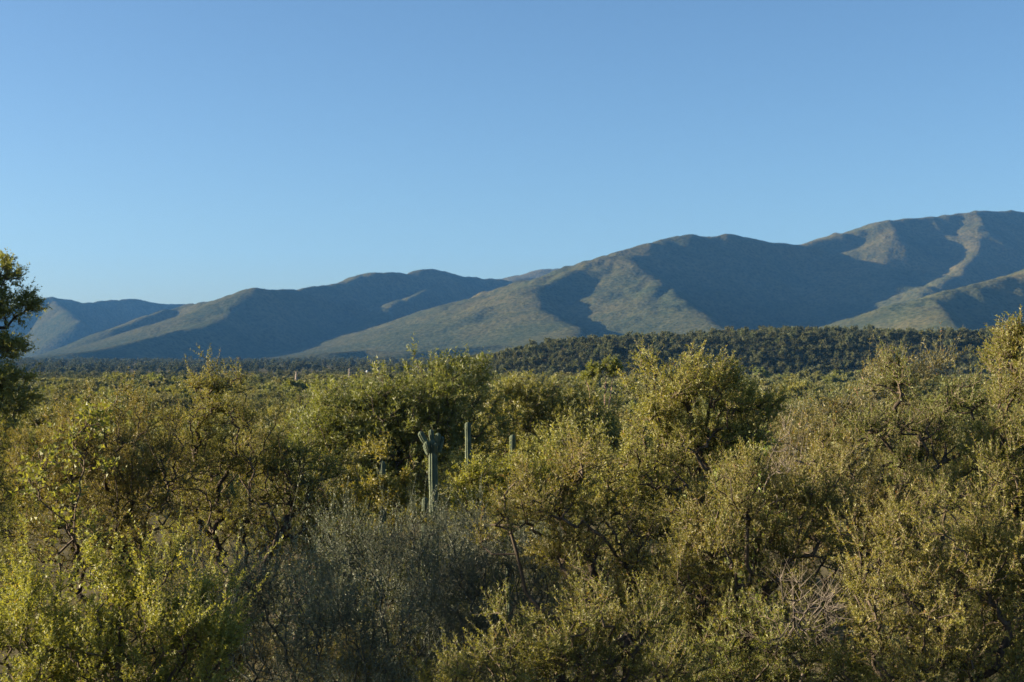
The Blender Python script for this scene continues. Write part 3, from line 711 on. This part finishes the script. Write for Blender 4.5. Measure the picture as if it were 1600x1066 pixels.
# ------------------------------------------------------------------ bushes of the plain
def bush(name, seed, w, h, leaf, per, dens, leaf_m, tip=0.02, lobes=4, twl=0.5, flat=0.75, shoots=10):
    r = np.random.default_rng(seed); bl = []
    for i in range(lobes):
        a = r.uniform(0, 6.28); d = w * 0.26 * r.random() ** .5; rr = w * r.uniform(.24, .36)
        bl.append((d * math.cos(a), d * math.sin(a), h * r.uniform(.5, .72), rr, rr, rr * flat))
    return plant_meshes(name, bl, seed, dens=dens / DENS, leaf=leaf, per=per, twigs=3, twl=twl, shoots=shoots, shl=twl * 1.2, tip=tip, trunk_r=tip * 1.8, fork=.45, gap=.1, clump=.6, up=.4, puff=1.1, skirt=True, spray=1.2)
VAR = []
for i, (w, h, lm) in enumerate([(4.6, 4.0, 'plain'), (5.2, 3.6, 'plain'), (4.0, 4.4, 'feather'), (4.4, 3.4, 'plain'), (3.8, 3.8, 'brown')]):
    VAR.append((bush('plain_bush', 100 + i, w, h, (0.17, 0.075), 18, 2.6, lm), lm))
FARV = []
for i, (w, h, lm) in enumerate([(4.6, 4.2, 'plain'), (5.4, 3.8, 'plain'), (4.2, 4.6, 'feather'), (4.8, 4.0, 'plain')]):
    FARV.append((bush('far_bush', 120 + i, w, h, (0.34, 0.17), 14, 1.0, lm, tip=.035, shoots=6), lm))
HILLV = []
for i, (w, h) in enumerate([(4.8, 4.6), (5.6, 4.2), (4.4, 5.4), (5.0, 4.4)]):
    HILLV.append((bush('hill_tree', 140 + i, w, h, (0.55, 0.30), 8, 0.8, 'hill_shade', tip=.035, shoots=6), 'hill_shade'))

CROWNV = [(bush('ridge_tree', 160 + i, w, h, (0.5, 0.26), 8, 0.8, 'lit_crown', tip=.035, shoots=6), 'lit_crown') for i, (w, h) in enumerate([(4.6, 4.4), (5.4, 4.0), (4.0, 4.8)])]
SILX = [-200, 0, 60, 100, 200, 280, 340, 400, 470, 540, 640, 700, 760, 900, 985, 1050, 1130, 1210, 1240, 1300, 1400, 1500, 1560, 1600, 1800]
SILY = [560, 600, 640, 632, 615, 606, 580, 615, 640, 640, 600, 580, 600, 605, 610, 565, 565, 610, 640, 600, 575, 600, 520, 510, 510]
r = np.random.default_rng(77)
def jitter_grid(y0, y1, cell, jit):
    ys = np.arange(y0, y1, cell); out = []
    for y in ys:
        xs = np.arange(-0.47 * y - 6, 0.47 * y + 6, cell)
        out.append(np.stack([xs + r.normal(size=len(xs)) * jit * cell, y + r.normal(size=len(xs)) * jit * cell], 1))
    return np.concatenate(out)
cand = jitter_grid(74, HILL_Y - 175, 4.3, 0.36)
cand = cand[nz(cand[:, 0] / 26 + 50, cand[:, 1] / 26) > 0.17]          # small clearings
cand = cand[~((cand[:, 1] > 610) & (800 + cand[:, 0] / cand[:, 1] * F < 480))]
cz = ground_z(cand[:, 0], cand[:, 1]); csc = r.uniform(.6, 1.35, len(cand)) * np.where(r.random(len(cand)) < .1, 1.3, 1.0) * (0.8 + 0.5 * nz(cand[:, 0] / 40, cand[:, 1] / 40 + 9))
tpx = 800 + cand[:, 0] / cand[:, 1] * F; tpy = HOR - (cz + 3.9 * csc - CAMZ) / cand[:, 1] * F
seen = (tpy < np.interp(tpx, SILX, SILY) + 22) & (tpx > -30) & (tpx < 1630)
ind = np.where(seen)[0]; ind = ind[np.argsort(cand[ind, 1])][:285]
protos = []
for (t, b, l), lm in VAR:
    root = empty('plain_bush', (0, 0, 0))
    if t: obj('trunk', t, M['bark'], root)
    obj('branches', b, M['twig'], root); obj('crown', l, M[lm], root); protos.append(root)
used = set(); PL = []
for n_, i in enumerate(ind):
    v = int(r.integers(0, 5)) if r.random() > .25 else int(r.integers(0, 2)); src = protos[v]
    o = src if v not in used else copy_tree(src); used.add(v)
    o.location = (cand[i, 0], cand[i, 1], cz[i] - .1); o.rotation_euler = (0, 0, r.uniform(0, 6.28)); s_ = csc[i]; o.scale = (s_ * r.uniform(.9, 1.15), s_ * r.uniform(.9, 1.15), s_)
    look = ('olive', 'broad olive', 'yellowish', 'low olive', 'rust tinged')[v]
    PL.append((o, look, tpx[i], cand[i, 1]))
ZONES = [(110, 'beside the edge tree'), (300, 'beyond the broad left thorn tree'), (470, 'beyond the lifted limb thorn tree'), (620, 'left of the feathery trees'), (800, 'behind the feathery trees'), (990, 'near the flat topped tree'),
         (1235, 'behind the leaning thorn tree'), (1480, 'behind the rust tinged shrub'), (9999, 'by the right edge tree')]
ORD = ['first', 'second', 'third', 'fourth', 'fifth', 'sixth', 'seventh', 'eighth', 'ninth', 'tenth', 'eleventh', 'twelfth', 'thirteenth', 'fourteenth', 'fifteenth', 'sixteenth', 'seventeenth', 'eighteenth', 'nineteenth', 'twentieth']
qs = np.quantile([p[3] for p in PL], [.33, .66]); BK = {}
for o, look, px_, y_ in PL:
    zn = next(z for lim, z in ZONES if px_ < lim); bd = 'nearer' if y_ < qs[0] else 'middle' if y_ < qs[1] else 'far'
    BK.setdefault((look, zn, bd), []).append((px_, o))
for (look, zn, bd), L_ in BK.items():
    L_.sort(key=lambda q: q[0])
    for n_, (_, o) in enumerate(L_):
        lab = '%s bush on the %s plain %s' % (look, bd, zn)
        if len(L_) > 1: lab += ', %s from left' % ORD[min(n_, 19)]
        tag(o, lab, 'bush', 'bushes on the plain')

def scatter(name, label, cat, pts, scales, variants, sets):
    me = bpy.data.meshes.new(name); me.from_pydata([tuple(p) for p in pts], [], [])
    a = me.attributes.new('size', 'FLOAT', 'POINT'); a.data.foreach_set('value', np.asarray(scales, np.float32))
    o = bpy.data.objects.new(name, me); COL.objects.link(o); tag(o, label, cat, kind='stuff')
    src = bpy.data.collections.new(name + '_kinds')
    for (t, b, l), lm in variants:
        me_ = l; me_.materials.clear(); me_.materials.append(M[lm])
        v = bpy.data.objects.new(name + '_plant', me_); src.objects.link(v)
    ng = bpy.data.node_groups.new(name, 'GeometryNodeTree')
    ng.interface.new_socket('Geometry', in_out='INPUT', socket_type='NodeSocketGeometry'); ng.interface.new_socket('Geometry', in_out='OUTPUT', socket_type='NodeSocketGeometry')
    gi = ng.nodes.new('NodeGroupInput'); go = ng.nodes.new('NodeGroupOutput')
    iop = ng.nodes.new('GeometryNodeInstanceOnPoints'); ci = ng.nodes.new('GeometryNodeCollectionInfo')
    ci.inputs['Collection'].default_value = src; ci.inputs['Separate Children'].default_value = True; ci.inputs['Reset Children'].default_value = True
    rv = ng.nodes.new('FunctionNodeRandomValue'); rv.data_type = 'FLOAT_VECTOR'; rv.inputs['Min'].default_value = (-.06, -.06, 0); rv.inputs['Max'].default_value = (.06, .06, 6.28)
    ri = ng.nodes.new('FunctionNodeRandomValue'); ri.data_type = 'INT'; ri.inputs[4].default_value = 0; ri.inputs[5].default_value = len(variants) - 1; ri.inputs['Seed'].default_value = 5
    na = ng.nodes.new('GeometryNodeInputNamedAttribute'); na.data_type = 'FLOAT'; na.inputs['Name'].default_value = 'size'
    ng.links.new(gi.outputs[0], iop.inputs['Points']); ng.links.new(ci.outputs[0], iop.inputs['Instance']); iop.inputs['Pick Instance'].default_value = True
    ng.links.new(ri.outputs[2], iop.inputs['Instance Index']); ng.links.new(rv.outputs[0], iop.inputs['Rotation']); ng.links.new(na.outputs[0], iop.inputs['Scale'])
    ng.links.new(iop.outputs[0], go.inputs[0])
    md = o.modifiers.new('scatter', 'NODES'); md.node_group = ng
    return o

rest = np.setdiff1d(np.arange(len(cand)), ind)
near_hidden = (cand[rest, 1] < 110) & ~seen[rest]
rest = rest[~near_hidden | (r.random(len(rest)) < .6)]
nr_, fr_ = rest[cand[rest, 1] < 260], rest[cand[rest, 1] >= 260]
scatter('near_scrub', 'crowded olive scrub filling the plain between the nearer bushes', 'scrub', np.stack([cand[nr_, 0], cand[nr_, 1], cz[nr_] - .1], 1), csc[nr_], VAR, None)
scatter('plain_scrub', 'continuous olive scrub covering the plain up to the wooded ridge', 'scrub', np.stack([cand[fr_, 0], cand[fr_, 1], cz[fr_] - .1], 1), csc[fr_], FARV, None)
hp = jitter_grid(HILL_Y - 175, HILL_Y + 70, 3.0, 0.45)
hp = hp[np.abs(hp[:, 0]) < 0.47 * HILL_Y]
wl = jitter_grid(590, HILL_Y - 175, 3.7, 0.42); wp = 800 + wl[:, 0] / wl[:, 1] * F
wl = wl[wl[:, 1] > 600 + 150 * smooth01((wp - 380) / 250) + 40 * nz.fbm(wl[:, 0] / 40, wl[:, 1] / 40)]; wl = wl[800 + wl[:, 0] / wl[:, 1] * F < 640]
hp = np.concatenate([hp, wl])
hz = ground_z(hp[:, 0], hp[:, 1])
scatter('woodland', 'woodland covering the low ridge, shade put into its dark leaf colour', 'woodland', np.stack([hp[:, 0], hp[:, 1], hz - .1], 1), r.uniform(.18, .62, len(hp)), HILLV, None)
hq = jitter_grid(HILL_Y - 185, HILL_Y + 60, 8.0, 0.46); hq = hq[np.abs(hq[:, 0]) < 0.47 * HILL_Y]
hq = np.concatenate([hq, wl[::4]]); hq = hq[r.random(len(hq)) < 0.35 + 0.75 * nz(hq[:, 0] / 55, hq[:, 1] / 40 + 20)]
scatter('woodland_crowns', 'taller crowns of the ridge woodland, sunlight put into their lighter leaf colour', 'woodland', np.stack([hq[:, 0], hq[:, 1], ground_z(hq[:, 0], hq[:, 1])], 1), r.uniform(.45, 1.15, len(hq)) * np.where(r.random(len(hq)) < .12, 1.3, 1), CROWNV, None)
# sparse trees on the flats between the ridge and the mountains
fp = jitter_grid(1250, 2700, 26, 0.4); fzz = ground_z(fp[:, 0], fp[:, 1])
scatter('far_scrub', 'thin band of scrub at the foot of the mountains', 'scrub', np.stack([fp[:, 0], fp[:, 1], fzz], 1), r.uniform(.8, 1.8, len(fp)), HILLV, None)

# one pale tree at the foot of the ridge
px, Yd = 1190, 640
x = (px - 800) / F * Yd; gz = float(ground_z(x, Yd))
make_plant('pale_tree', 'pale yellow green tree at the foot of the wooded ridge', 'tree', (x, Yd, gz), [(-1.6, 0, 7.5, 2.2, 2, 2.4), (1.5, 0, 7.8, 2.0, 2, 2.2), (0.2, 0, 8.2, 2.2, 2, 2.2), (0, 0, 6, 3, 2.4, 1.8)], 171, 'pale', dens=1.4, leaf=(.5, .26), per=9, twl=.5, tip=.04, shoots=4)
SC['n'] = NTRI; print('foreground triangles', NTRI, 'individual bushes', len(ind), cand[ind, 1].min(), cand[ind, 1].max(), 'scrub', len(rest), 'wood', len(hp))
